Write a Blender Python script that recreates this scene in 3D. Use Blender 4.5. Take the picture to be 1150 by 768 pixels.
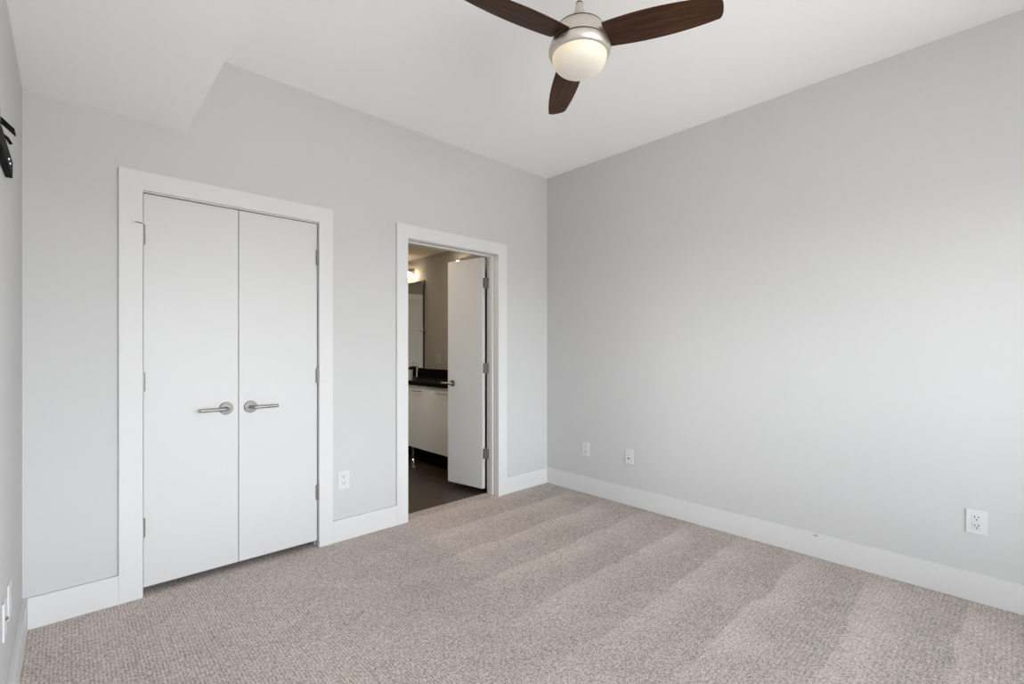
import bpy, bmesh, math, random
from mathutils import Vector, Matrix

random.seed(4)
S = bpy.context.scene
COL = S.collection
for o in list(bpy.data.objects):
    bpy.data.objects.remove(o)

# ------------------------------------------------------------------ camera
EYE = 1.245
cam_d = bpy.data.cameras.new('camera')
cam = bpy.data.objects.new('camera', cam_d)
COL.objects.link(cam)
cam.location = (0, 0, EYE)
cam.rotation_euler = (math.radians(90), 0, -0.75328548)
cam_d.sensor_fit = 'HORIZONTAL'
cam_d.sensor_width = 36.0
cam_d.lens = 530.52 / 1150 * 36.0
cam_d.shift_y = 7.9085 / 1150
cam_d.clip_start = 0.02
S.camera = cam

# ------------------------------------------------------------------ exposure, world, daylight
S.view_settings.view_transform = 'Standard'
S.view_settings.look = 'None'
S.view_settings.gamma = 1.0
S.view_settings.use_curve_mapping = False
S.view_settings.exposure = 0.0
S.cycles.max_bounces = 16
S.cycles.diffuse_bounces = 10
S.cycles.sample_clamp_indirect = 6.0

W = bpy.data.worlds.new('sky')
S.world = W
W.use_nodes = True
def sky_nodes():
    """bright hazy band above the horizon, deeper sky higher up, duller ground below"""
    nt = W.node_tree
    tc = nt.nodes.new('ShaderNodeTexCoord')
    sp = nt.nodes.new('ShaderNodeSeparateXYZ')
    nt.links.new(tc.outputs['Generated'], sp.inputs[0])
    cr = nt.nodes.new('ShaderNodeValToRGB')
    e = cr.color_ramp.elements
    e[0].position, e[0].color = 0.0, (*GROUND, 1)
    e[1].position, e[1].color = 1.0, (*SKY, 1)
    for p, c in ((0.495, GROUND), (0.505, HORIZON), (0.58, HORIZON), (0.69, SKY)):
        k = e.new(p)
        k.color = (*c, 1)
    mr = nt.nodes.new('ShaderNodeMapRange')
    mr.inputs['From Min'].default_value = -1
    mr.inputs['From Max'].default_value = 1
    nt.links.new(sp.outputs['Z'], mr.inputs['Value'])
    nt.links.new(mr.outputs[0], cr.inputs[0])
    nt.links.new(cr.outputs[0], nt.nodes['Background'].inputs[0])
    nt.nodes['Background'].inputs[1].default_value = SKY_POWER
GROUND, HORIZON, SKY, SKY_POWER = (0.43, 0.427, 0.415), (0.925, 0.97, 1.015), (0.24, 0.27, 0.30), 22.3
sky_nodes()

def area(name, loc, rot, sx, sy, power, col):
    d = bpy.data.lights.new(name, 'AREA')
    d.shape = 'RECTANGLE'
    d.size, d.size_y, d.energy, d.color = sx, sy, power, col
    o = bpy.data.objects.new(name, d)
    o.location, o.rotation_euler = loc, rot
    COL.objects.link(o)
    return o

# room measures (metres); camera stands at x = 0, y = 0
XL, XR, YB, YF = -0.151, 3.2706, 3.0066, -1.90
ZC = 2.8412
WT = 0.12
WIN = (0.05, 2.55, 0.35, 2.10)            # window in the wall behind the camera (x, x, z, z)
FILL_WIN2 = (-1.25, -0.12, 0.95, 2.12)         # unseen window added in the left wall to brighten the right wall (y, y, z, z)
FILL_WIN3 = (-1.65, -0.20, 0.60, 2.20)         # unseen window added in the right wall to brighten the left wall (y, y, z, z)
# portals only guide the sky's light through the windows; they give no light of their own
for nm, loc, rz, sx, sz in (('window_portal', ((WIN[0] + WIN[1]) / 2, YF - WT - 0.02, (WIN[2] + WIN[3]) / 2), 0.0, WIN[1] - WIN[0], WIN[3] - WIN[2]),
                            ('window_portal', (XL - WT - 0.02, (FILL_WIN2[0] + FILL_WIN2[1]) / 2, (FILL_WIN2[2] + FILL_WIN2[3]) / 2), -math.pi / 2, FILL_WIN2[1] - FILL_WIN2[0], FILL_WIN2[3] - FILL_WIN2[2]),
                            ('window_portal', (XR + WT + 0.02, (FILL_WIN3[0] + FILL_WIN3[1]) / 2, (FILL_WIN3[2] + FILL_WIN3[3]) / 2), math.pi / 2, FILL_WIN3[1] - FILL_WIN3[0], FILL_WIN3[3] - FILL_WIN3[2])):
    area(nm, loc, (math.radians(90), 0, rz), sx, sz, 1, (1, 1, 1)).data.cycles.is_portal = True
# unseen warm area light added to brighten the bathroom cabinets and door
area('bathroom_fill_light', (2.00, 4.20, 2.415), (0, 0, 0), 0.35, 0.35, 17, (1.0, 0.84, 0.66))

# ------------------------------------------------------------------ materials
def mat(name, col=(0.8, 0.8, 0.8), rough=0.5, metal=0.0, spec=0.5, emit=None, estr=0.0, noise=0.0, nscale=40.0,
        bump=0.0, bscale=300.0, trans=0.0):
    m = bpy.data.materials.new(name)
    m.use_nodes = True
    nt = m.node_tree
    b = nt.nodes['Principled BSDF']
    b.inputs['Base Color'].default_value = (*col, 1)
    b.inputs['Roughness'].default_value = rough
    b.inputs['Metallic'].default_value = metal
    b.inputs['Specular IOR Level'].default_value = spec
    b.inputs['Transmission Weight'].default_value = trans
    if emit:
        b.inputs['Emission Color'].default_value = (*emit, 1)
        b.inputs['Emission Strength'].default_value = estr
    if noise or bump:
        tc = nt.nodes.new('ShaderNodeTexCoord')
    if noise:
        n = nt.nodes.new('ShaderNodeTexNoise')
        n.inputs['Scale'].default_value = nscale
        n.inputs['Detail'].default_value = 3
        nt.links.new(tc.outputs['Object'], n.inputs['Vector'])
        r = nt.nodes.new('ShaderNodeMapRange')
        r.inputs['To Min'].default_value = 1 - noise
        r.inputs['To Max'].default_value = 1 + noise
        nt.links.new(n.outputs['Fac'], r.inputs['Value'])
        v = nt.nodes.new('ShaderNodeVectorMath')
        v.operation = 'SCALE'
        v.inputs[0].default_value = col
        nt.links.new(r.outputs[0], v.inputs['Scale'])
        nt.links.new(v.outputs[0], b.inputs['Base Color'])
    if bump:
        n2 = nt.nodes.new('ShaderNodeTexNoise')
        n2.inputs['Scale'].default_value = bscale
        n2.inputs['Detail'].default_value = 2
        nt.links.new(tc.outputs['Object'], n2.inputs['Vector'])
        bp = nt.nodes.new('ShaderNodeBump')
        bp.inputs['Strength'].default_value = bump
        bp.inputs['Distance'].default_value = 0.002
        nt.links.new(n2.outputs['Fac'], bp.inputs['Height'])
        nt.links.new(bp.outputs[0], b.inputs['Normal'])
    return m

M = {}
M['wall'] = mat('wall_paint_grey', (0.545, 0.545, 0.543), 0.75, spec=0.25, noise=0.012, nscale=3, bump=0.06, bscale=220)
M['ceil'] = mat('ceiling_paint', (0.93, 0.93, 0.92), 0.9, spec=0.1, bump=0.05, bscale=200)
M['trim'] = mat('trim_white_semigloss', (0.645, 0.645, 0.643), 0.5, spec=0.25, noise=0.008, nscale=6)
M['door'] = mat('door_white_satin', (0.60, 0.60, 0.60), 0.42, spec=0.3, bump=0.05, bscale=120)
M['plate'] = mat('plastic_white', (0.63, 0.63, 0.63), 0.3, noise=0.005)
M['slot'] = mat('slot_dark', (0.02, 0.02, 0.02), 0.6, noise=0.02)
M['nickel'] = mat('satin_nickel', (0.33, 0.32, 0.30), 0.46, metal=1.0, noise=0.03, nscale=60)
M['rose'] = mat('satin_nickel_rose', (0.20, 0.195, 0.185), 0.52, metal=1.0, noise=0.03, nscale=60)
M['fan_nickel'] = mat('brushed_nickel', (0.68, 0.635, 0.58), 0.43, metal=1.0, noise=0.03, nscale=50)
M['groove'] = mat('dark_groove', (0.012, 0.010, 0.008), 0.6, noise=0.02)
M['chrome'] = mat('chrome', (0.75, 0.75, 0.75), 0.12, metal=1.0, noise=0.01)
M['black'] = mat('black_metal', (0.006, 0.006, 0.006), 0.6, spec=0.05, noise=0.2, nscale=90, bump=0.2, bscale=400)
M['grey_metal'] = mat('grey_metal', (0.20, 0.20, 0.19), 0.4, metal=0.6, noise=0.05)
M['counter'] = mat('black_stone', (0.006, 0.005, 0.0045), 0.5, spec=0.03, noise=0.25, nscale=120)
M['cab'] = mat('cabinet_offwhite', (0.76, 0.78, 0.75), 0.4, noise=0.02, nscale=8)
M['bathwall'] = mat('bath_wall_taupe', (0.33, 0.312, 0.282), 0.8, spec=0.2, noise=0.02, nscale=4, bump=0.05)
M['bathceil'] = mat('bath_ceiling', (0.50, 0.455, 0.39), 0.9, spec=0.1, noise=0.02)
M['linen'] = mat('cabinet_taupe', (0.13, 0.10, 0.075), 0.5, noise=0.05)
M['chip'] = mat('bare_mdf', (0.40, 0.34, 0.28), 0.8, noise=0.1)
M['rubber'] = mat('rubber_white', (0.75, 0.75, 0.74), 0.6, noise=0.02)
M['mirror'] = mat('mirror_silver', (0.80, 0.82, 0.78), 0.02, metal=1.0, noise=0.005)

def lit_glass(name, top, bottom, z0, z1, s_top, s_bot):
    """frosted glass shade, lit from within: warm near the rim, whiter below"""
    m = mat(name, (0.52, 0.50, 0.46), 0.4)
    nt = m.node_tree
    b = nt.nodes['Principled BSDF']
    tc = nt.nodes.new('ShaderNodeTexCoord')
    sp = nt.nodes.new('ShaderNodeSeparateXYZ')
    nt.links.new(tc.outputs['Object'], sp.inputs[0])
    mr = nt.nodes.new('ShaderNodeMapRange')
    mr.inputs['From Min'].default_value = z0
    mr.inputs['From Max'].default_value = z1
    nt.links.new(sp.outputs['Z'], mr.inputs['Value'])
    cr = nt.nodes.new('ShaderNodeValToRGB')
    cr.color_ramp.elements[0].color = (*[c * s_bot for c in bottom], 1)
    cr.color_ramp.elements[1].color = (*[c * s_top for c in top], 1)
    nt.links.new(mr.outputs[0], cr.inputs[0])
    nt.links.new(cr.outputs[0], b.inputs['Emission Color'])
    b.inputs['Emission Strength'].default_value = 1.0
    return m
M['globe'] = lit_glass('fan_light_glass', (1.0, 0.82, 0.50), (1.0, 0.93, 0.80), -0.072, -0.004, 0.50, 0.20)
M['bulb'] = mat('bulb_glass_lit', (0.9, 0.88, 0.8), 0.3, emit=(1.0, 0.80, 0.55), estr=42.0, noise=0.01)

def walnut():
    m = bpy.data.materials.new('walnut_blade')
    m.use_nodes = True
    nt = m.node_tree
    N, L = nt.nodes, nt.links
    b = N['Principled BSDF']
    b.inputs['Roughness'].default_value = 0.5
    b.inputs['Specular IOR Level'].default_value = 0.2
    tc = N.new('ShaderNodeTexCoord')
    mp = N.new('ShaderNodeMapping')
    mp.inputs['Scale'].default_value = (1.6, 26, 26)
    L.new(tc.outputs['Object'], mp.inputs['Vector'])
    n = N.new('ShaderNodeTexNoise')
    n.inputs['Scale'].default_value = 2.4
    n.inputs['Detail'].default_value = 6
    n.inputs['Roughness'].default_value = 0.65
    n.inputs['Distortion'].default_value = 0.6
    L.new(mp.outputs[0], n.inputs['Vector'])
    cr = N.new('ShaderNodeValToRGB')
    e = cr.color_ramp.elements
    e[0].position, e[0].color = 0.28, (0.020, 0.008, 0.004, 1)
    e[1].position, e[1].color = 0.75, (0.100, 0.044, 0.019, 1)
    k = e.new(0.5)
    k.color = (0.050, 0.022, 0.011, 1)
    L.new(n.outputs['Fac'], cr.inputs[0])
    L.new(cr.outputs[0], b.inputs['Base Color'])
    return m
M['walnut'] = walnut()

def carpet():
    m = bpy.data.materials.new('loop_carpet_taupe')
    m.use_nodes = True
    nt = m.node_tree
    N, L = nt.nodes, nt.links
    b = N['Principled BSDF']
    b.inputs['Roughness'].default_value = 1.0
    b.inputs['Specular IOR Level'].default_value = 0.05
    tc = N.new('ShaderNodeTexCoord')
    sep = N.new('ShaderNodeSeparateXYZ')
    L.new(tc.outputs['Object'], sep.inputs[0])

    def math_(op, a, bb=None, clamp=False):
        n = N.new('ShaderNodeMath')
        n.operation = op
        n.use_clamp = clamp
        for i, v in enumerate((a, bb)):
            if v is None:
                continue
            if isinstance(v, (int, float)):
                n.inputs[i].default_value = v
            else:
                L.new(v, n.inputs[i])
        return n.outputs[0]

    def noise(scale, detail=2.0, vec=None, dist=0.0, rough=0.5):
        n = N.new('ShaderNodeTexNoise')
        n.inputs['Scale'].default_value = scale
        n.inputs['Detail'].default_value = detail
        n.inputs['Distortion'].default_value = dist
        n.inputs['Roughness'].default_value = rough
        L.new(vec or tc.outputs['Object'], n.inputs['Vector'])
        return n.outputs['Fac']

    def rng(v, a, bb, c, d):
        n = N.new('ShaderNodeMapRange')
        for k, x in zip(('From Min', 'From Max', 'To Min', 'To Max'), (a, bb, c, d)):
            n.inputs[k].default_value = x
        L.new(v, n.inputs['Value'])
        return n.outputs[0]
    X, Y = sep.outputs['X'], sep.outputs['Y']
    # tuft rows both ways
    w1 = noise(9, 1)
    rowx = math_('SINE', math_('ADD', math_('MULTIPLY', X, 2 * math.pi / 0.0125), math_('MULTIPLY', w1, 2.2)))
    rowy = math_('SINE', math_('ADD', math_('MULTIPLY', Y, 2 * math.pi / 0.0170), math_('MULTIPLY', w1, 2.2)))
    vor = N.new('ShaderNodeTexVoronoi')
    vor.inputs['Scale'].default_value = 225
    L.new(tc.outputs['Object'], vor.inputs['Vector'])
    fleck = N.new('ShaderNodeSeparateColor')
    L.new(vor.outputs['Color'], fleck.inputs[0])
    # left part shows the rows running along the room, right part the rows running across it
    wx = rng(X, 0.9, 2.0, 1.0, 0.12)
    wy = rng(X, 1.1, 2.1, 0.10, 0.8)
    h = math_('ADD', math_('MULTIPLY', math_('MULTIPLY', rowx, wx), 0.11), math_('MULTIPLY', math_('MULTIPLY', rowy, wy), 0.075))
    h = math_('ADD', h, rng(fleck.outputs[0], 0, 1, -0.46, 0.40))
    h = math_('ADD', h, rng(noise(620, 1), 0.25, 0.75, -0.32, 0.32))
    # vacuum passes: the pile lies the other way in strips running in from the right wall
    t = math_('FRACT', math_('DIVIDE', math_('SUBTRACT', math_('ADD', 2.675, rng(noise(3.0, 1), 0.3, 0.7, -0.02, 0.02)), Y), 0.3575))
    saw = N.new('ShaderNodeValToRGB')
    e = saw.color_ramp.elements
    e[0].position, e[0].color = 0.0, (0.0, 0.0, 0.0, 1)
    e[1].position, e[1].color = 1.0, (0.0, 0.0, 0.0, 1)
    for p, v in ((0.03, 1.0), (0.20, 0.95), (0.42, 0.45), (0.62, 0.12), (0.94, 0.0)):
        k = e.new(p)
        k.color = (v, v, v, 1)
    L.new(t, saw.inputs[0])
    big = noise(1.7, 2)
    reach = math_('MULTIPLY', rng(X, 1.15, 2.1, 0.0, 1.0), rng(X, 2.95, 3.25, 1.0, 0.25))
    strip = math_('MULTIPLY', math_('MULTIPLY', saw.outputs[0], reach), rng(noise(4.0, 2), 0.3, 0.7, 0.55, 1.1))
    patch = math_('ADD', rng(big, 0.3, 0.7, -0.05, 0.05), rng(noise(5.5, 3, dist=0.8), 0.3, 0.7, -0.045, 0.045))
    tone = math_('ADD', math_('ADD', 1.0, h), math_('ADD', math_('MULTIPLY', strip, 0.24), patch))
    tone = math_('MULTIPLY', tone, rng(X, 0.7, 2.1, 1.05, 0.85))      # colour painted lighter left, darker right, to even out the window light
    mixc = N.new('ShaderNodeMix')
    mixc.data_type = 'RGBA'
    mixc.inputs[6].default_value = (0.535, 0.468, 0.428, 1)
    mixc.inputs[7].default_value = (0.515, 0.460, 0.435, 1)
    L.new(fleck.outputs[1], mixc.inputs[0])
    sc = N.new('ShaderNodeVectorMath')
    sc.operation = 'SCALE'
    L.new(mixc.outputs[2], sc.inputs[0])
    L.new(tone, sc.inputs['Scale'])
    L.new(sc.outputs[0], b.inputs['Base Color'])
    bp = N.new('ShaderNodeBump')
    bp.inputs['Strength'].default_value = 0.35
    bp.inputs['Distance'].default_value = 0.004
    L.new(h, bp.inputs['Height'])
    L.new(bp.outputs[0], b.inputs['Normal'])
    return m
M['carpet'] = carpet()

def planks():
    m = bpy.data.materials.new('dark_plank_floor')
    m.use_nodes = True
    nt = m.node_tree
    N, L = nt.nodes, nt.links
    b = N['Principled BSDF']
    b.inputs['Roughness'].default_value = 0.35
    tc = N.new('ShaderNodeTexCoord')
    br = N.new('ShaderNodeTexBrick')
    br.inputs['Scale'].default_value = 1.0
    br.inputs['Brick Width'].default_value = 0.9
    br.inputs['Row Height'].default_value = 0.15
    br.inputs['Mortar Size'].default_value = 0.003
    br.inputs['Color1'].default_value = (0.040, 0.026, 0.018, 1)
    br.inputs['Color2'].default_value = (0.030, 0.019, 0.013, 1)
    br.inputs['Mortar'].default_value = (0.010, 0.007, 0.005, 1)
    L.new(tc.outputs['Object'], br.inputs['Vector'])
    mp = N.new('ShaderNodeMapping')
    mp.inputs['Scale'].default_value = (2, 30, 1)
    L.new(tc.outputs['Object'], mp.inputs['Vector'])
    n = N.new('ShaderNodeTexNoise')
    n.inputs['Scale'].default_value = 3
    n.inputs['Detail'].default_value = 4
    L.new(mp.outputs[0], n.inputs['Vector'])
    mr = N.new('ShaderNodeMapRange')
    mr.inputs['To Min'].default_value = 0.7
    mr.inputs['To Max'].default_value = 1.3
    L.new(n.outputs['Fac'], mr.inputs['Value'])
    v = N.new('ShaderNodeVectorMath')
    v.operation = 'SCALE'
    L.new(br.outputs['Color'], v.inputs[0])
    L.new(mr.outputs[0], v.inputs['Scale'])
    L.new(v.outputs[0], b.inputs['Base Color'])
    return m
M['planks'] = planks()

def pane_mat():
    m = bpy.data.materials.new('window_glass')
    m.use_nodes = True
    nt = m.node_tree
    N, L = nt.nodes, nt.links
    N.remove(N['Principled BSDF'])
    tr, gl, fr, mx = (N.new('ShaderNodeBsdfTransparent'), N.new('ShaderNodeBsdfGlossy'), N.new('ShaderNodeFresnel'),
                      N.new('ShaderNodeMixShader'))
    gl.inputs['Roughness'].default_value = 0.02
    L.new(fr.outputs[0], mx.inputs[0])
    L.new(tr.outputs[0], mx.inputs[1])
    L.new(gl.outputs[0], mx.inputs[2])
    L.new(mx.outputs[0], N['Material Output'].inputs[0])
    return m
M['pane'] = pane_mat()

# ------------------------------------------------------------------ mesh helpers
def add_box(bm, x0, x1, y0, y1, z0, z1, bev=0.0, seg=2):
    r = bmesh.ops.create_cube(bm, size=1.0)
    vs = r['verts']
    for v in vs:
        v.co = Vector(((x0 + x1) / 2 + v.co.x * (x1 - x0), (y0 + y1) / 2 + v.co.y * (y1 - y0), (z0 + z1) / 2 + v.co.z * (z1 - z0)))
    if bev:
        es = list({e for v in vs for e in v.link_edges})
        bmesh.ops.bevel(bm, geom=es, offset=bev, segments=seg, profile=0.5, affect='EDGES')

def add_lathe(bm, prof, seg=48, mtx=None, caps=True):
    """prof: (radius, height) pairs turned about the local Z axis"""
    rings = []
    for r, z in prof:
        ring = []
        for i in range(seg):
            a = 2 * math.pi * i / seg
            p = Vector((r * math.cos(a), r * math.sin(a), z))
            ring.append(bm.verts.new(mtx @ p if mtx else p))
        rings.append(ring)
    for a, b in zip(rings, rings[1:]):
        for i in range(seg):
            j = (i + 1) % seg
            bm.faces.new((a[i], a[j], b[j], b[i]))
    if caps:
        bm.faces.new(list(reversed(rings[0])))
        bm.faces.new(rings[-1])

def axis_m(loc, d):
    """matrix that turns local Z into direction d and moves to loc"""
    return Matrix.Translation(Vector(loc)) @ Vector((0, 0, 1)).rotation_difference(Vector(d).normalized()).to_matrix().to_4x4()

def add_cyl(bm, p0, p1, r, seg=24, bev=0.0):
    p0, p1 = Vector(p0), Vector(p1)
    h = (p1 - p0).length
    prof = [(r, 0), (r, h)] if not bev else [(r - bev, 0), (r, bev), (r, h - bev), (r - bev, h)]
    add_lathe(bm, prof, seg, axis_m(p0, p1 - p0))

def add_tube(bm, pts, r, seg=14):
    pts = [Vector(p) for p in pts]
    rings = []
    up = Vector((0.13, 0.21, 0.97))
    for i, p in enumerate(pts):
        d = (pts[min(i + 1, len(pts) - 1)] - pts[max(i - 1, 0)]).normalized()
        a = d.cross(up).normalized()
        b = d.cross(a).normalized()
        rings.append([bm.verts.new(p + r * (math.cos(2 * math.pi * k / seg) * a + math.sin(2 * math.pi * k / seg) * b)) for k in range(seg)])
    for a, b in zip(rings, rings[1:]):
        for k in range(seg):
            j = (k + 1) % seg
            bm.faces.new((a[k], a[j], b[j], b[k]))
    bm.faces.new(list(reversed(rings[0])))
    bm.faces.new(rings[-1])

def arc(c, u, v, r, a0, a1, n=8):
    c, u, v = Vector(c), Vector(u), Vector(v)
    return [c + r * (math.cos(a0 + (a1 - a0) * i / n) * u + math.sin(a0 + (a1 - a0) * i / n) * v) for i in range(n + 1)]

def obj(name, bm, m, parent=None, smooth=False, loc=None):
    bmesh.ops.recalc_face_normals(bm, faces=bm.faces)
    me = bpy.data.meshes.new(name)
    bm.to_mesh(me)
    bm.free()
    if smooth:
        for p in me.polygons:
            p.use_smooth = True
        try:
            me.set_sharp_from_angle(angle=math.radians(38))
        except AttributeError:
            pass
    me.materials.append(M[m] if isinstance(m, str) else m)
    o = bpy.data.objects.new(name, me)
    COL.objects.link(o)
    if parent:
        o.parent = parent
    if loc:
        o.location = loc
    return o

def boxes(name, lst, m, parent=None, bev=0.0, loc=None):
    bm = bmesh.new()
    for b in lst:
        add_box(bm, *b, bev=bev)
    return obj(name, bm, m, parent, loc=loc)

def struct(o, label=None):
    o['kind'] = 'structure'
    if label:
        o['label'] = label
    return o

def thing(name, loc, label, cat, group=None, rotz=0.0):
    o = bpy.data.objects.new(name, None)
    o.empty_display_size = 0.05
    o.location = loc
    o.rotation_euler = (0, 0, rotz)
    COL.objects.link(o)
    o['label'], o['category'] = label, cat
    if group:
        o['group'] = group
    return o

def tag(o, label, cat, group=None):
    o['label'], o['category'] = label, cat
    if group:
        o['group'] = group
    return o

# ------------------------------------------------------------------ the bedroom shell
CASF = YB - 0.018                       # face of the door casings
CL0, CL1, CLT = 0.2705, 1.1450, 2.036   # closet opening between its jambs
BA0, BA1, BAT = 1.7790, 2.6460, 2.040   # bathroom opening between its jambs
YB2 = YB + WT
bm = bmesh.new()
add_box(bm, XL - WT, XR, YF - WT, YB2 + 0.010, -0.10, 0.0)
add_box(bm, XL - WT, 1.60, YB2 + 0.010, 3.95, -0.10, 0.0)
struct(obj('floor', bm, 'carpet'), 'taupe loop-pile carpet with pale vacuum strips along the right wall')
struct(boxes('ceiling', [(XL - WT, XR + WT, YF - WT, YB2, ZC, ZC + 0.1)], 'ceil'), 'flat off-white bedroom ceiling')
struct(boxes('ceiling_soffit', [(XL, 0.4555, YF, YB, 2.396, ZC)], 'ceil'), 'lowered white soffit along the left wall')
J = 0.020                               # jamb thickness: the wall opening is this much wider
struct(boxes('wall_back', [
    (XL - WT, CL0 - J, YB, YB2, 0, ZC), (CL0 - J, CL1 + J, YB, YB2, CLT + J, ZC), (CL1 + J, BA0 - J, YB, YB2, 0, ZC),
    (BA0 - J, BA1 + J, YB, YB2, BAT + J, ZC), (BA1 + J, XR, YB, YB2, 0, ZC)], 'wall'), 'grey wall with the closet and the bathroom doorway')
w = FILL_WIN3
struct(boxes('wall_right', [(XR, XR + WT, YF - WT, w[0], 0, ZC), (XR, XR + WT, w[1], YB2, 0, ZC), (XR, XR + WT, w[0], w[1], 0, w[2]),
                            (XR, XR + WT, w[0], w[1], w[3], ZC)], 'wall'), 'long plain grey wall with three white wall plates')
w = FILL_WIN2
struct(boxes('wall_left', [(XL - WT, XL, YF - WT, w[0], 0, ZC), (XL - WT, XL, w[1], YB, 0, ZC), (XL - WT, XL, w[0], w[1], 0, w[2]),
                           (XL - WT, XL, w[0], w[1], w[3], ZC)], 'wall'), 'grey wall carrying the black bracket')
w = WIN
struct(boxes('wall_front', [(XL, w[0], YF - WT, YF, 0, ZC), (w[1], XR, YF - WT, YF, 0, ZC), (w[0], w[1], YF - WT, YF, 0, w[2]),
                            (w[0], w[1], YF - WT, YF, w[3], ZC)], 'wall'), 'grey wall with the wide window')
def window(name, w0, w1, z0, z1, loc, rz, label):
    """white frame with a middle post and two panes, in its own wall plane (local y = out of the room)"""
    h = (w1 - w0) / 2
    o = struct(boxes(name, [(-h, -h + 0.05, -0.09, -0.03, z0, z1), (h - 0.05, h, -0.09, -0.03, z0, z1), (-h + 0.05, h - 0.05, -0.09, -0.03, z0, z0 + 0.05),
                            (-h + 0.05, h - 0.05, -0.09, -0.03, z1 - 0.05, z1), (-0.025, 0.025, -0.09, -0.03, z0 + 0.05, z1 - 0.05)], 'trim', bev=0.004), label)
    for a, b in ((-h + 0.05, -0.025), (0.025, h - 0.05)):
        boxes('window_pane', [(a, b, -0.063, -0.057, z0 + 0.05, z1 - 0.05)], 'pane', o)
    o.location, o.rotation_euler = loc, (0, 0, rz)
window('window_1', *WIN, ((WIN[0] + WIN[1]) / 2, YF, 0), 0, 'white-framed window behind the camera')
window('fill_window_2', *FILL_WIN2, (XL, (FILL_WIN2[0] + FILL_WIN2[1]) / 2, 0), -math.pi / 2, 'unseen white-framed window added in the left wall for side light')
window('fill_window_3', *FILL_WIN3, (XR, (FILL_WIN3[0] + FILL_WIN3[1]) / 2, 0), math.pi / 2, 'unseen white-framed window added in the right wall as fill for the left')

# door casings, one continuous frame each
def casing(name, x0, x1, o0, o1, ti, to, label):
    bm = bmesh.new()
    add_box(bm, o0, x0, CASF, YB, 0, to)
    add_box(bm, x1, o1, CASF, YB, 0, to)
    add_box(bm, x0, x1, CASF, YB, ti, to)
    return struct(obj(name, bm, 'trim'), label)
casing('trim_1', CL0 - 0.0005, CL1 + 0.0005, 0.1770, 1.2324, CLT + 0.006, 2.1345, 'flat white casing around the closet doors')
casing('trim_2', BA0, BA1 + 0.001, 1.6900, 2.7428, BAT + 0.004, 2.1390, 'flat white casing around the bathroom doorway')
struct(boxes('trim_3', [(CL0 - J, CL0, YB + 0.0005, YB2, 0, CLT + J), (CL1, CL1 + J, YB + 0.0005, YB2, 0, CLT + J), (CL0, CL1, YB + 0.0005, YB2, CLT, CLT + J),
                        (CL0, CL0 + 0.006, YB + 0.050, YB2 - 0.02, 0, CLT), (CL1 - 0.006, CL1, YB + 0.050, YB2 - 0.02, 0, CLT),
                        (CL0, CL1, YB + 0.050, YB2 - 0.02, CLT - 0.012, CLT)], 'trim'), 'white jamb of the closet')
struct(boxes('trim_4', [(BA0 - J, BA0, YB + 0.0005, YB2 + 0.012, 0, BAT + J), (BA1, BA1 + J, YB + 0.0005, YB2 + 0.012, 0, BAT + J),
                        (BA0, BA1, YB + 0.0005, YB2 + 0.012, BAT, BAT + J),
                        (BA0, BA0 + 0.011, YB + 0.050, YB + 0.092, 0, BAT), (BA1 - 0.011, BA1, YB + 0.050, YB + 0.092, 0, BAT),
                        (BA0 + 0.011, BA1 - 0.011, YB + 0.050, YB + 0.092, BAT - 0.011, BAT)], 'trim', bev=0.001), 'white jamb and stop of the bathroom doorway')

BH, BT = 0.140, 0.017
def base(name, x0, x1, y0, y1, label):
    return struct(boxes(name, [(x0, x1, y0, y1, 0, BH)], 'trim', bev=0.0012), label)
base('baseboard_back', XL + BT, 0.1770, YB - BT, YB, 'white baseboard left of the closet')
base('baseboard_back.001', 1.2324, 1.6900, YB - BT, YB, 'white baseboard between closet and bathroom doorway')
base('baseboard_back.002', 2.7428, XR - BT, YB - BT, YB, 'short white baseboard right of the bathroom doorway')
bright = base('baseboard_right', XR - BT, XR, YF + BT, YB, 'tall white baseboard along the right wall')
base('baseboard_left', XL, XL + BT, YF + BT, YB, 'white baseboard along the left wall')
base('baseboard_front', XL + BT, XR - BT, YF, YF + BT, 'white baseboard under the window')
bm = bmesh.new()                         # a knocked-off chip of paint on the baseboard's top edge
vs = [(0, 0), (0.010, -0.006), (0.022, -0.008), (0.030, -0.003), (0.034, 0.001), (0.016, 0.003)]
rows = [[bm.verts.new((x, 0.800 + a, 0.1335 + b)) for a, b in vs] for x in (XR - BT - 0.0006, XR - BT + 0.002)]
bm.faces.new(rows[0]); bm.faces.new(list(reversed(rows[1])))
for i in range(len(vs)):
    j = (i + 1) % len(vs)
    bm.faces.new((rows[0][i], rows[0][j], rows[1][j], rows[1][i]))
ch = obj('paint_chip', bm, 'chip', bright)
ch['label'] = 'small brownish chip in the white paint'

# closet behind the doors
struct(boxes('wall_closet', [(XL - WT, 1.60, 3.85, 3.95, 0, ZC), (XL - WT, XL, YB2, 3.85, 0, ZC), (1.50, 1.60, YB2, 3.85, 0, ZC),
                             (XL, 1.50, YB2, 3.85, 2.45, 2.50)], 'wall'), 'closet interior wall')

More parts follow.
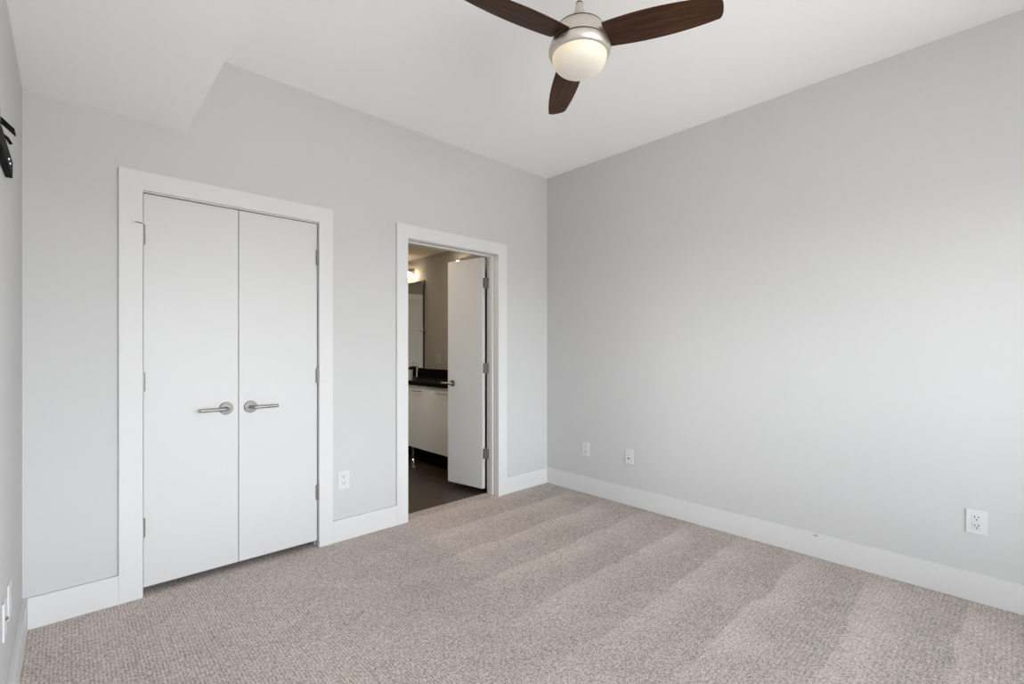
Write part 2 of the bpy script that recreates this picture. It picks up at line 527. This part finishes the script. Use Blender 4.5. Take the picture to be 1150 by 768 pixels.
# ------------------------------------------------------------------ hinges and handles (parts)
def hinge(parent, x, y, z, leaf_side, stop=False):
    """butt hinge: knuckles on a pin, a slim strip of leaf beside it"""
    bm = bmesh.new()
    add_box(bm, x if leaf_side > 0 else x - 0.006, x + 0.006 if leaf_side > 0 else x, y + 0.001, y + 0.020, z - 0.045, z + 0.045)
    hg = obj('hinge', bm, 'nickel', parent)
    bm = bmesh.new()
    for k in range(5):
        z0 = z - 0.045 + k * 0.018
        add_lathe(bm, [(0.0058, 0), (0.0068, 0.0012), (0.0068, 0.0158), (0.0058, 0.017)], 16, Matrix.Translation((x, y, z0)))
    add_lathe(bm, [(0.004, 0), (0.007, 0.001), (0.007, 0.003), (0.003, 0.005)], 16, Matrix.Translation((x, y, z + 0.045)))
    obj('knuckle', bm, 'nickel', hg, smooth=True)
    if stop:
        bm = bmesh.new()
        add_tube(bm, [(x, y, z + 0.048)] + arc((x - 0.006, y - 0.006, z + 0.048), (1, 0, 0), (0, 0, 1), 0.006, 0, math.pi / 2, 6)
                 + [(x - 0.016, y - 0.016, z + 0.0545), (x - 0.038, y - 0.020, z + 0.0560)], 0.0027, 10)
        obj('stop_rod', bm, 'nickel', hg, smooth=True)
        bm = bmesh.new()
        add_cyl(bm, (x - 0.034, y - 0.0195, z + 0.056), (x - 0.048, y - 0.0165, z + 0.057), 0.0045, 14, 0.001)
        obj('stop_tip', bm, 'rubber', hg, smooth=True)
    return hg

def lever(parent, x, y, z, sx, m='nickel', length=0.135):
    """round rose on a door face looking to -y, neck, and an L lever running along sx"""
    bm = bmesh.new()
    add_lathe(bm, [(0.0345, 0), (0.0345, 0.006), (0.0325, 0.0085), (0.012, 0.0090)], 36, axis_m((x, y, z), (0, -1, 0)))
    h = obj('handle', bm, 'rose', parent, smooth=True)
    bm = bmesh.new()
    R = 0.016
    yo = y - 0.054
    add_tube(bm, [(x, y - 0.006, z), (x, yo + R, z)] + arc((x + sx * R, yo + R, z), (-sx, 0, 0), (0, -1, 0), R, 0, math.pi / 2, 8)
             + [(x + sx * 0.06, yo, z), (x + sx * (length - 0.004), yo, z)], 0.0088, 18)
    add_lathe(bm, [(0.0088, 0), (0.0084, 0.003), (0.0066, 0.0042)], 18, axis_m((x + sx * (length - 0.004), yo, z), (sx, 0, 0)))
    obj('lever', bm, m, h, smooth=True)
    return h

# closet doors
DY = YB + 0.006                          # face of the leaves
GAP = 0.7010
d1 = struct(boxes('door_1', [(CL0 + 0.0035, GAP - 0.0016, DY, DY + 0.035, 0.040, CLT - 0.0045)], 'door', bev=0.0015), 'left flat white closet door leaf')
d2 = struct(boxes('door_2', [(GAP + 0.0016, CL1 - 0.0050, DY, DY + 0.035, 0.040, CLT - 0.0045)], 'door', bev=0.0015), 'right flat white closet door leaf')
lever(d1, 0.6390, DY, 0.9150, -1)
lever(d2, 0.7620, DY, 0.9140, 1)
for i, z in enumerate((1.8200, 1.0770, 0.3440)):
    hinge(d1, CL0 + 0.0030, YB - 0.0095, z, 1, stop=(i == 0))
    hinge(d2, CL1 - 0.0065, YB - 0.0095, z, -1)

# ------------------------------------------------------------------ the bathroom seen through the doorway
BX0, BX1, BY1, BZ = 1.60, 3.340, 6.60, 2.430
struct(boxes('floor_bathroom', [(BX0, BX1 + 0.1, YB2 + 0.010, BY1, -0.10, -0.006)], 'planks'), 'dark brown plank floor of the bathroom')
struct(boxes('wall_bathroom_right', [(BX1, BX1 + 0.1, YB2, BY1, -0.006, BZ)], 'bathwall'), 'taupe bathroom wall behind the vanity')
struct(boxes('wall_bathroom_far', [(BX0, BX1 + 0.1, BY1, BY1 + 0.1, -0.006, BZ)], 'bathwall'), 'far wall of the bathroom')
struct(boxes('wall_bathroom_left', [(BX0 - 0.1, BX0, 3.95, BY1, -0.006, BZ)], 'bathwall'), 'left wall of the bathroom')
struct(boxes('ceiling_bathroom', [(BX0 - 0.1, BX1 + 0.1, YB2, BY1 + 0.1, BZ, BZ + 0.1)], 'bathceil'), 'low bathroom ceiling')
# tall white door in a white frame on the far wall, seen in the mirror
d4 = struct(boxes('door_4', [(2.30, 3.02, BY1 - 0.030, BY1 - 0.001, 0.01, 2.02)], 'door', bev=0.002), 'white door reflected in the mirror')
struct(boxes('trim_5', [(2.20, 2.30, BY1 - 0.045, BY1 - 0.001, 0, 2.12), (3.02, 3.12, BY1 - 0.045, BY1 - 0.001, 0, 2.12), (2.30, 3.02, BY1 - 0.045, BY1 - 0.001, 2.02, 2.12)],
             'trim', bev=0.002), 'white casing reflected in the mirror')

# open bathroom door: local x runs from the hinge edge to the free edge, local y = 0 is the face towards the doorway
d3 = boxes('door_3', [(0, 0.4150, -0.035, 0, 0.038, 2.037)], 'door', bev=0.0015)
struct(d3, 'flat white bathroom door standing open')
d3.location = (2.6020, 3.1480, 0)
d3.rotation_euler = (0, 0, math.atan2(0.985, -0.172))
bm = bmesh.new()
add_lathe(bm, [(0.030, 0), (0.030, 0.005), (0.028, 0.008), (0.011, 0.009)], 32, axis_m((0.352, 0, 0.936), (0, 1, 0)))
h3 = obj('handle', bm, 'nickel', d3, smooth=True)
bm = bmesh.new()
add_tube(bm, [(0.352, 0.004, 0.936), (0.352, 0.052, 0.936)], 0.009, 16)
add_tube(bm, [(0.318, 0.052, 0.932), (0.352, 0.052, 0.936), (0.400, 0.052, 0.936), (0.450, 0.050, 0.936)], 0.0085, 16)
obj('lever', bm, 'nickel', h3, smooth=True)
for z in (1.817, 1.080, 0.340):          # each hinge: leaf on the door's edge, knuckles, leaf on the jamb
    bm = bmesh.new()
    add_box(bm, -0.0020, 0.0005, -0.034, -0.003, z - 0.045, z + 0.045, 0.0008, 1)
    hg = obj('hinge', bm, 'nickel', d3)
    bm = bmesh.new()
    for k in range(5):
        add_lathe(bm, [(0.005, 0), (0.006, 0.0012), (0.006, 0.0158), (0.005, 0.017)], 14, Matrix.Translation((-0.0070, -0.0375, z - 0.045 + k * 0.018)))
    obj('knuckle', bm, 'nickel', hg, smooth=True)
    bm = bmesh.new()
    mi = d3.matrix_basis.inverted()
    r = bmesh.ops.create_cube(bm, size=1.0)
    for v in r['verts']:
        v.co = mi @ Vector((BA1 - 0.001 + v.co.x * 0.003, 3.121 + v.co.y * 0.034, z + v.co.z * 0.09))
    obj('jamb_leaf', bm, 'nickel', hg)

# vanity
van = thing('vanity_cabinet', (3.05, 4.7, 0), 'off-white bathroom vanity with slab doors raised on slim legs', 'cabinet')
def vbox(name, lst, m, bev=0.0, parent=None):
    return boxes(name, [(a - 3.05, b - 3.05, c - 4.7, d - 4.7, e, f) for a, b, c, d, e, f in lst], m, parent or van, bev)
vbox('body', [(2.800, 3.338, 3.80, 5.65, 0.162, 0.850)], 'cab')
vbox('toe_kick', [(2.960, 2.980, 3.80, 5.65, -0.006, 0.162)], 'counter')
for y0 in (3.770 + 0.035, 4.2385, 4.7070, 5.1755):
    y1 = (4.235 if y0 < 4 else y0 + 0.465)
    dv = vbox('door', [(2.780, 2.7995, y0, y1, 0.160, 0.847)], 'cab', 0.0015)
    ym = y1 - 0.235
    bm = bmesh.new()
    add_tube(bm, [(2.781 - 3.05, ym - 0.075 - 4.7, 0.787), (2.757 - 3.05, ym - 0.085 - 4.7, 0.787), (2.755 - 3.05, ym - 4.7, 0.787),
                  (2.757 - 3.05, ym + 0.085 - 4.7, 0.787), (2.781 - 3.05, ym + 0.075 - 4.7, 0.787)], 0.0045, 10)
    obj('pull', bm, 'nickel', dv, smooth=True)
for y in (3.86, 4.62, 5.58):
    bm = bmesh.new()
    add_lathe(bm, [(0.024, -0.006), (0.024, 0.008), (0.017, 0.016), (0.017, 0.150), (0.022, 0.1615)], 20, Matrix.Translation((2.815 - 3.05, y - 4.7, 0)))
    obj('leg', bm, 'chrome', van, smooth=True)
ct = boxes('countertop', [(2.758, 3.338, 3.795, 5.66, 0.8505, 0.890)], 'counter', bev=0.003)
tag(ct, 'glossy black stone countertop lying on the bathroom vanity', 'countertop')
bs = boxes('backsplash', [(3.318, 3.3385, 3.795, 5.66, 0.8905, 0.994)], 'counter', bev=0.002)
tag(bs, 'low black stone backsplash strip on the taupe bathroom wall under the mirror', 'backsplash')

# mirror
mr = thing('wall_mirror', (3.339, 5.60, 0.995), 'tall frameless-looking mirror with thin dark edge above the black backsplash', 'mirror')
boxes('mirror_glass', [(-0.017, -0.012, -0.382, 0.382, 0.008, 1.125)], 'mirror', mr)
boxes('frame', [(-0.018, 0, -0.392, -0.382, 0, 1.133), (-0.018, 0, 0.382, 0.392, 0, 1.133), (-0.018, 0, -0.382, 0.382, 0, 0.008), (-0.018, 0, -0.382, 0.382, 1.125, 1.133),
                (-0.012, -0.001, -0.382, 0.382, 0.008, 1.125)], 'groove', mr)

# vanity lights: back plate, bar, two shades
def vanity_light(y, label):
    t = thing('vanity_light', (3.339, y, 2.265), label, 'light', 'wall lights over the vanity')
    boxes('back_plate', [(-0.016, 0, -0.10, 0.10, -0.035, 0.035)], 'nickel', t, bev=0.004)
    bm = bmesh.new()
    add_tube(bm, [(-0.010, 0, 0), (-0.075, 0, 0)], 0.010)
    add_tube(bm, [(-0.075, -0.13, 0), (-0.075, 0.13, 0)], 0.009)
    obj('arm', bm, 'nickel', t, smooth=True)
    for dy in (-0.115, 0.115):
        bm = bmesh.new()
        add_lathe(bm, [(0.013, 0.030), (0.022, 0.026), (0.024, 0.006), (0.020, 0.0)], 24, Matrix.Translation((-0.098, dy, -0.016)))
        obj('socket', bm, 'nickel', t, smooth=True)
        bm = bmesh.new()
        prof = [(0.012, 0.0)] + [(0.040 * math.sin(a), -0.042 - 0.040 * -math.cos(a) * -1 + 0.0) for a in
                                 [math.radians(x) for x in range(25, 180, 14)]] + [(0.001, -0.082)]
        prof = [(0.014, 0.0)] + [(0.040 * math.sin(math.radians(x)), -0.040 + 0.040 * math.cos(math.radians(x))) for x in range(24, 179, 14)]
        add_lathe(bm, prof, 24, Matrix.Translation((-0.098, dy, -0.014)))
        obj('glass_shade', bm, 'bulb', t, smooth=True)
vanity_light(5.545, 'lit nickel wall light directly above the bathroom mirror')
vanity_light(4.245, 'lit wall light showing just over the top of the open bathroom door')

# small things in the bathroom
hk = thing('robe_hook', (3.339, 5.185, 1.485), 'small nickel double hook on the wall beside the mirror edge', 'hook')
bm = bmesh.new()
add_lathe(bm, [(0.020, 0), (0.020, 0.006), (0.010, 0.010)], 24, axis_m((0, 0, 0), (-1, 0, 0)))
obj('base_plate', bm, 'nickel', hk, smooth=True)
for dy in (-1, 1):
    bm = bmesh.new()
    add_tube(bm, [(-0.006, 0, 0), (-0.030, dy * 0.010, -0.004), (-0.050, dy * 0.030, -0.008), (-0.054, dy * 0.048, 0.006)], 0.0062, 12)
    obj('prong', bm, 'nickel', hk, smooth=True)
fa = thing('faucet', (3.215, 5.185, 0.890), 'slim chrome faucet rising from the black countertop', 'faucet')
bm = bmesh.new()
add_lathe(bm, [(0.026, 0), (0.026, 0.006), (0.014, 0.010), (0.013, 0.150), (0.010, 0.156)], 24)
obj('body', bm, 'chrome', fa, smooth=True)
bm = bmesh.new()
add_tube(bm, [(0, 0, 0.125), (-0.06, 0, 0.135), (-0.115, 0, 0.130), (-0.128, 0, 0.112)], 0.010, 14)
obj('spout', bm, 'chrome', fa, smooth=True)
bm = bmesh.new()
add_tube(bm, [(0, 0, 0.155), (0.004, 0, 0.166), (-0.030, 0.02, 0.176), (-0.055, 0.035, 0.180)], 0.006, 12)
obj('handle', bm, 'chrome', fa, smooth=True)
bm = bmesh.new()
add_lathe(bm, [(0.026, 0.0), (0.028, 0.003), (0.031, 0.118), (0.0325, 0.120), (0.030, 0.120), (0.027, 0.006), (0.002, 0.005)], 28)
cup = obj('tumbler', bm, mat('tumbler_white', (0.62, 0.60, 0.56), 0.25, noise=0.01), smooth=True, loc=(2.838, 4.725, 0.890))
tag(cup, 'pale tumbler at the front edge of the black countertop', 'cup')
sw = thing('switch_plate', (3.339, 4.874, 1.125), 'cream double wall plate with rocker and outlet above the backsplash', 'switch')
M['cream'] = mat('plastic_cream', (0.36, 0.34, 0.30), 0.4, noise=0.01)
boxes('plate', [(-0.006, 0, -0.072, 0.072, -0.062, 0.062)], 'cream', sw, bev=0.002)
boxes('rocker', [(-0.010, -0.005, -0.052, -0.020, -0.034, 0.034)], 'cream', sw, bev=0.001)
rc = boxes('receptacle', [(-0.008, -0.005, 0.016, 0.050, -0.034, 0.034)], 'cream', sw, bev=0.001)
boxes('slot', [(-0.009, -0.0078, 0.024, 0.027, 0.010, 0.020), (-0.009, -0.0078, 0.038, 0.041, 0.010, 0.020),
               (-0.009, -0.0078, 0.024, 0.027, -0.020, -0.010), (-0.009, -0.0078, 0.038, 0.041, -0.020, -0.010)], 'slot', rc)
ln = thing('linen_cabinet', (3.03, 3.40, -0.006), 'tall dark taupe cabinet behind the open bathroom door', 'cabinet')
boxes('body', [(-0.288, 0.305, -0.232, 0.230, 0, 2.121)], 'linen', ln, bev=0.003)
for a in (-0.231, 0.001):
    dr = boxes('door', [(-0.310, -0.290, a, a + 0.229, 0.06, 2.118)], 'linen', ln, bev=0.002)
    bm = bmesh.new()
    yy = -0.03 if a < -0.1 else 0.03
    add_tube(bm, [(-0.309, yy, 0.95), (-0.330, yy, 0.96), (-0.330, yy, 1.10), (-0.309, yy, 1.11)], 0.005, 10)
    obj('pull', bm, 'nickel', dr, smooth=True)

# ------------------------------------------------------------------ electrical plates
def plate_parts(t):
    """white plate lying in the local xz plane and looking to local -y"""
    boxes('plate', [(-0.039, 0.039, -0.0055, 0, -0.059, 0.059)], 'plate', t, bev=0.002)

def outlet(loc, rotz, label):
    t = thing('wall_outlet', loc, label, 'outlet', 'white duplex outlets', rotz)
    plate_parts(t)
    for dz in (0.0205, -0.0205):
        bm = bmesh.new()
        add_box(bm, -0.017, 0.017, -0.0075, -0.004, dz - 0.0165, dz + 0.0165, 0.0015, 2)
        f = obj('receptacle', bm, 'plate', t)
        for x, hh in ((-0.0068, 0.0095), (0.0068, 0.0080)):
            boxes('slot', [(x - 0.0017, x + 0.0017, -0.0085, -0.0072, dz + 0.0045 - hh / 2, dz + 0.0045 + hh / 2)], 'slot', f)
        bm = bmesh.new()
        add_lathe(bm, [(0.0031, 0), (0.0031, 0.0012)], 14, axis_m((0, -0.0072, dz - 0.0085), (0, -1, 0)))
        obj('ground_hole', bm, 'slot', f)
    bm = bmesh.new()
    add_lathe(bm, [(0.003, 0), (0.0028, 0.0012), (0.001, 0.0018)], 12, axis_m((0, -0.005, 0), (0, -1, 0)))
    obj('screw', bm, 'plate', t, smooth=True)
    return t
outlet((1.309, YB, 0.391), 0, 'white duplex outlet on the back wall between closet and bathroom doorway')
outlet((XR, 2.550, 0.378), -math.pi / 2, 'white duplex outlet on the right wall nearest the room corner')
outlet((XR, 0.132, 0.391), -math.pi / 2, 'white duplex outlet standing alone, nearest the camera on the right wall')

def coax(t, dz, r=0.0062):
    bm = bmesh.new()
    add_lathe(bm, [(r * 1.25, 0), (r * 1.25, 0.003), (r, 0.0035), (r, 0.0070), (r * 0.6, 0.0072), (r * 0.55, 0.004)], 6, axis_m((0, -0.005, dz), (0, -1, 0)))
    obj('coax_connector', bm, 'grey_metal', t)['label'] = 'dark metal threaded connector'
jp = thing('cable_wall_plate', (XR, 2.117, 0.385), 'white cable plate with one dark connector on the right wall', 'wall plate', None, -math.pi / 2)
plate_parts(jp)
coax(jp, -0.014, 0.0060)
boxes('data_jack', [(-0.008, 0.008, -0.0068, -0.005, 0.006, 0.020)], 'plate', jp, bev=0.001)
boxes('jack_opening', [(-0.005, 0.005, -0.0076, -0.0066, 0.009, 0.012)], 'slot', jp)
p1 = thing('cable_wall_plate', (XL, 2.178, 0.395), 'white wall plate with a dark connector low on the left wall', 'wall plate', None, math.pi / 2)
plate_parts(p1)
coax(p1, 0.0, 0.0050)
p2 = thing('blank_wall_plate', (XL, 2.338, 0.395), 'plain white plate low on the left wall, nearer the closet than its neighbour', 'wall plate', None, math.pi / 2)
plate_parts(p2)
for dz in (0.042, -0.042):
    bm = bmesh.new()
    add_lathe(bm, [(0.003, 0), (0.0028, 0.0012), (0.001, 0.0018)], 12, axis_m((0, -0.005, dz), (0, -1, 0)))
    obj('screw', bm, 'plate', p2, smooth=True)

# ------------------------------------------------------------------ black bracket high on the left wall
br = thing('wall_bracket', (XL, 2.0, 1.80), 'black metal bracket with screw heads mounted high on the left wall', 'bracket')
bm = bmesh.new()                          # lower rail: slim box with a rolled edge
add_box(bm, 0.0005, 0.0175, -0.45, 0.235, 0.0, 0.053, 0.0012, 1)
rl = obj('lower_rail', bm, 'black', br)
for y, z in ((0.085, 0.020), (0.125, 0.018), (-0.20, 0.026)):
    bm = bmesh.new()
    add_lathe(bm, [(0.0048, 0), (0.0046, 0.002), (0.003, 0.0036)], 12, axis_m((0.0172, y, z), (1, 0, 0)))
    obj('screw_head', bm, 'chrome', rl, smooth=True)
bm = bmesh.new()                          # wall plate between the rails
add_box(bm, 0.0005, 0.0045, -0.40, 0.045, 0.050, 0.150, 0.001, 1)
obj('wall_plate', bm, 'nickel', br)
bm = bmesh.new()                          # sloping top lip standing off the wall
pr = [(0.0005, 0.128), (0.0005, 0.136), (0.032, 0.104), (0.032, 0.097)]
rr = [[bm.verts.new((x, y, z)) for x, z in pr] for y in (0.050, 0.105)]
bm.faces.new(rr[0]); bm.faces.new(list(reversed(rr[1])))
for i in range(4):
    j = (i + 1) % 4
    bm.faces.new((rr[0][i], rr[0][j], rr[1][j], rr[1][i]))
obj('top_lip', bm, 'black', br)
bm = bmesh.new()
add_tube(bm, [(0.003, 0.092, 0.094), (0.014, 0.096, 0.086), (0.022, 0.098, 0.070)], 0.0045, 10)
obj('hook', bm, 'black', br, smooth=True)

# ------------------------------------------------------------------ ceiling fan
AX, AY = 1.5353, 1.2306
fan = thing('ceiling_fan', (AX, AY, ZC), 'three-blade ceiling fan with walnut blades, brushed nickel body and lit bowl', 'ceiling fan')
def Z(q):
    return EYE + q - ZC                    # height given above the eye
bm = bmesh.new()
add_lathe(bm, [(0.068, 0.0), (0.068, -0.012), (0.058, -0.040), (0.034, -0.056), (0.014, -0.060)], 48)
obj('canopy', bm, 'fan_nickel', fan, smooth=True)
bm = bmesh.new()
add_lathe(bm, [(0.0098, -0.055), (0.0098, Z(1.40))], 24)
obj('downrod', bm, 'fan_nickel', fan, smooth=True)
bm = bmesh.new()                           # collar and cone above the motor
add_lathe(bm, [(0.0105, Z(1.424)), (0.0130, Z(1.424)), (0.0136, Z(1.420)), (0.0165, Z(1.405)), (0.0255, Z(1.372)), (0.046, Z(1.335)), (0.085, Z(1.322))], 48)
obj('motor_collar', bm, 'fan_nickel', fan, smooth=True)
bm = bmesh.new()
add_lathe(bm, [(0.0112, Z(1.4262)), (0.0142, Z(1.4262)), (0.0142, Z(1.4232)), (0.0112, Z(1.4232))], 32)
obj('collar_ring', bm, 'groove', fan, smooth=True)
bm = bmesh.new()                           # drum
add_lathe(bm, [(0.090, Z(1.3230)), (0.0965, Z(1.3190)), (0.0990, Z(1.3145))], 64)
obj('top_cap', bm, 'groove', fan, smooth=True)['label'] = 'dark gap line around the top of the motor'
bm = bmesh.new()
add_lathe(bm, [(0.085, Z(1.3150)), (0.0975, Z(1.3145)), (0.1010, Z(1.3100)), (0.1100, Z(1.2780)), (0.1175, Z(1.2475)), (0.100, Z(1.2470))], 72)
obj('motor_housing', bm, 'fan_nickel', fan, smooth=True)
bm = bmesh.new()
add_lathe(bm, [(0.100, Z(1.2515)), (0.1178, Z(1.2512)), (0.1192, Z(1.2446)), (0.100, Z(1.2440))], 72)
obj('gap_ring', bm, 'groove', fan, smooth=True)
bm = bmesh.new()
add_lathe(bm, [(0.100, Z(1.2445)), (0.1205, Z(1.2445)), (0.1235, Z(1.2425)), (0.1275, Z(1.2330)), (0.1270, Z(1.2220)), (0.1225, Z(1.2110)), (0.1165, Z(1.2045)), (0.1120, Z(1.2030)), (0.105, Z(1.2060))], 72)
obj('light_ring', bm, 'fan_nickel', fan, smooth=True)
bm = bmesh.new()                           # glass bowl, own origin at its rim
prof = [(0.1118, 0.004)]
for k in range(0, 17):
    a = math.radians(k * 90 / 16)
    prof.append((0.1120 * math.cos(a) ** 0.72 if k < 16 else 0.002, -0.070 * math.sin(a)))
add_lathe(bm, prof, 72)
obj('glass_bowl', bm, 'globe', fan, smooth=True, loc=(0, 0, Z(1.2035)))

R_, W0, W1, W2 = 0.5341, 0.0582, 0.0696, 0.0457
def blade_mesh():
    bm = bmesh.new()
    nx, ny, th = 40, 14, 0.0055
    x0 = 0.106
    grid = {}
    for side in (0, 1):
        for i in range(nx + 1):
            u0 = i / nx
            for j in range(ny + 1):
                s = -1 + 2 * j / ny
                x = x0 + (R_ - x0) * u0
                u = (x - 0.1) / (R_ - 0.1)
                wd = W0 * (1 - u) * (1 - 2 * u) + 4 * W1 * u * (1 - u) + W2 * u * (2 * u - 1)
                # gently rounded tip
                xx = x + (0.010 * (1 - abs(s) ** 2.2) - 0.004 * max(0, abs(s) - 0.8) / 0.2) * max(0.0, (u0 - 0.8) / 0.2)
                edge = th / 2 * (1 - 0.55 * abs(s) ** 8)
                grid[side, i, j] = bm.verts.new((xx, s * wd, edge if side else -edge))
    for i in range(nx):
        for j in range(ny):
            bm.faces.new((grid[1, i, j], grid[1, i + 1, j], grid[1, i + 1, j + 1], grid[1, i, j + 1]))
            bm.faces.new((grid[0, i, j], grid[0, i, j + 1], grid[0, i + 1, j + 1], grid[0, i + 1, j]))
    for i in range(nx):
        for j in (0, ny):
            bm.faces.new((grid[0, i, j], grid[0, i + 1, j], grid[1, i + 1, j], grid[1, i, j]))
    for j in range(ny):
        for i in (0, nx):
            bm.faces.new((grid[0, i, j], grid[0, i, j + 1], grid[1, i, j + 1], grid[1, i, j]))
    return bm
b0 = obj('blade', blade_mesh(), 'walnut', fan, smooth=True)
for k in range(3):
    b = b0
    if k:
        b = b0.copy()
        COL.objects.link(b)
        b.parent = fan
    az = math.radians(-25.4535 - 43.16008 + 120 * k)
    b.matrix_local = (Matrix.Translation((0, 0, Z(1.2719))) @ Matrix.Rotation(az, 4, 'Z') @ Matrix.Rotation(math.radians(3.2226), 4, 'Y')
                      @ Matrix.Rotation(math.radians(-12.7712), 4, 'X'))
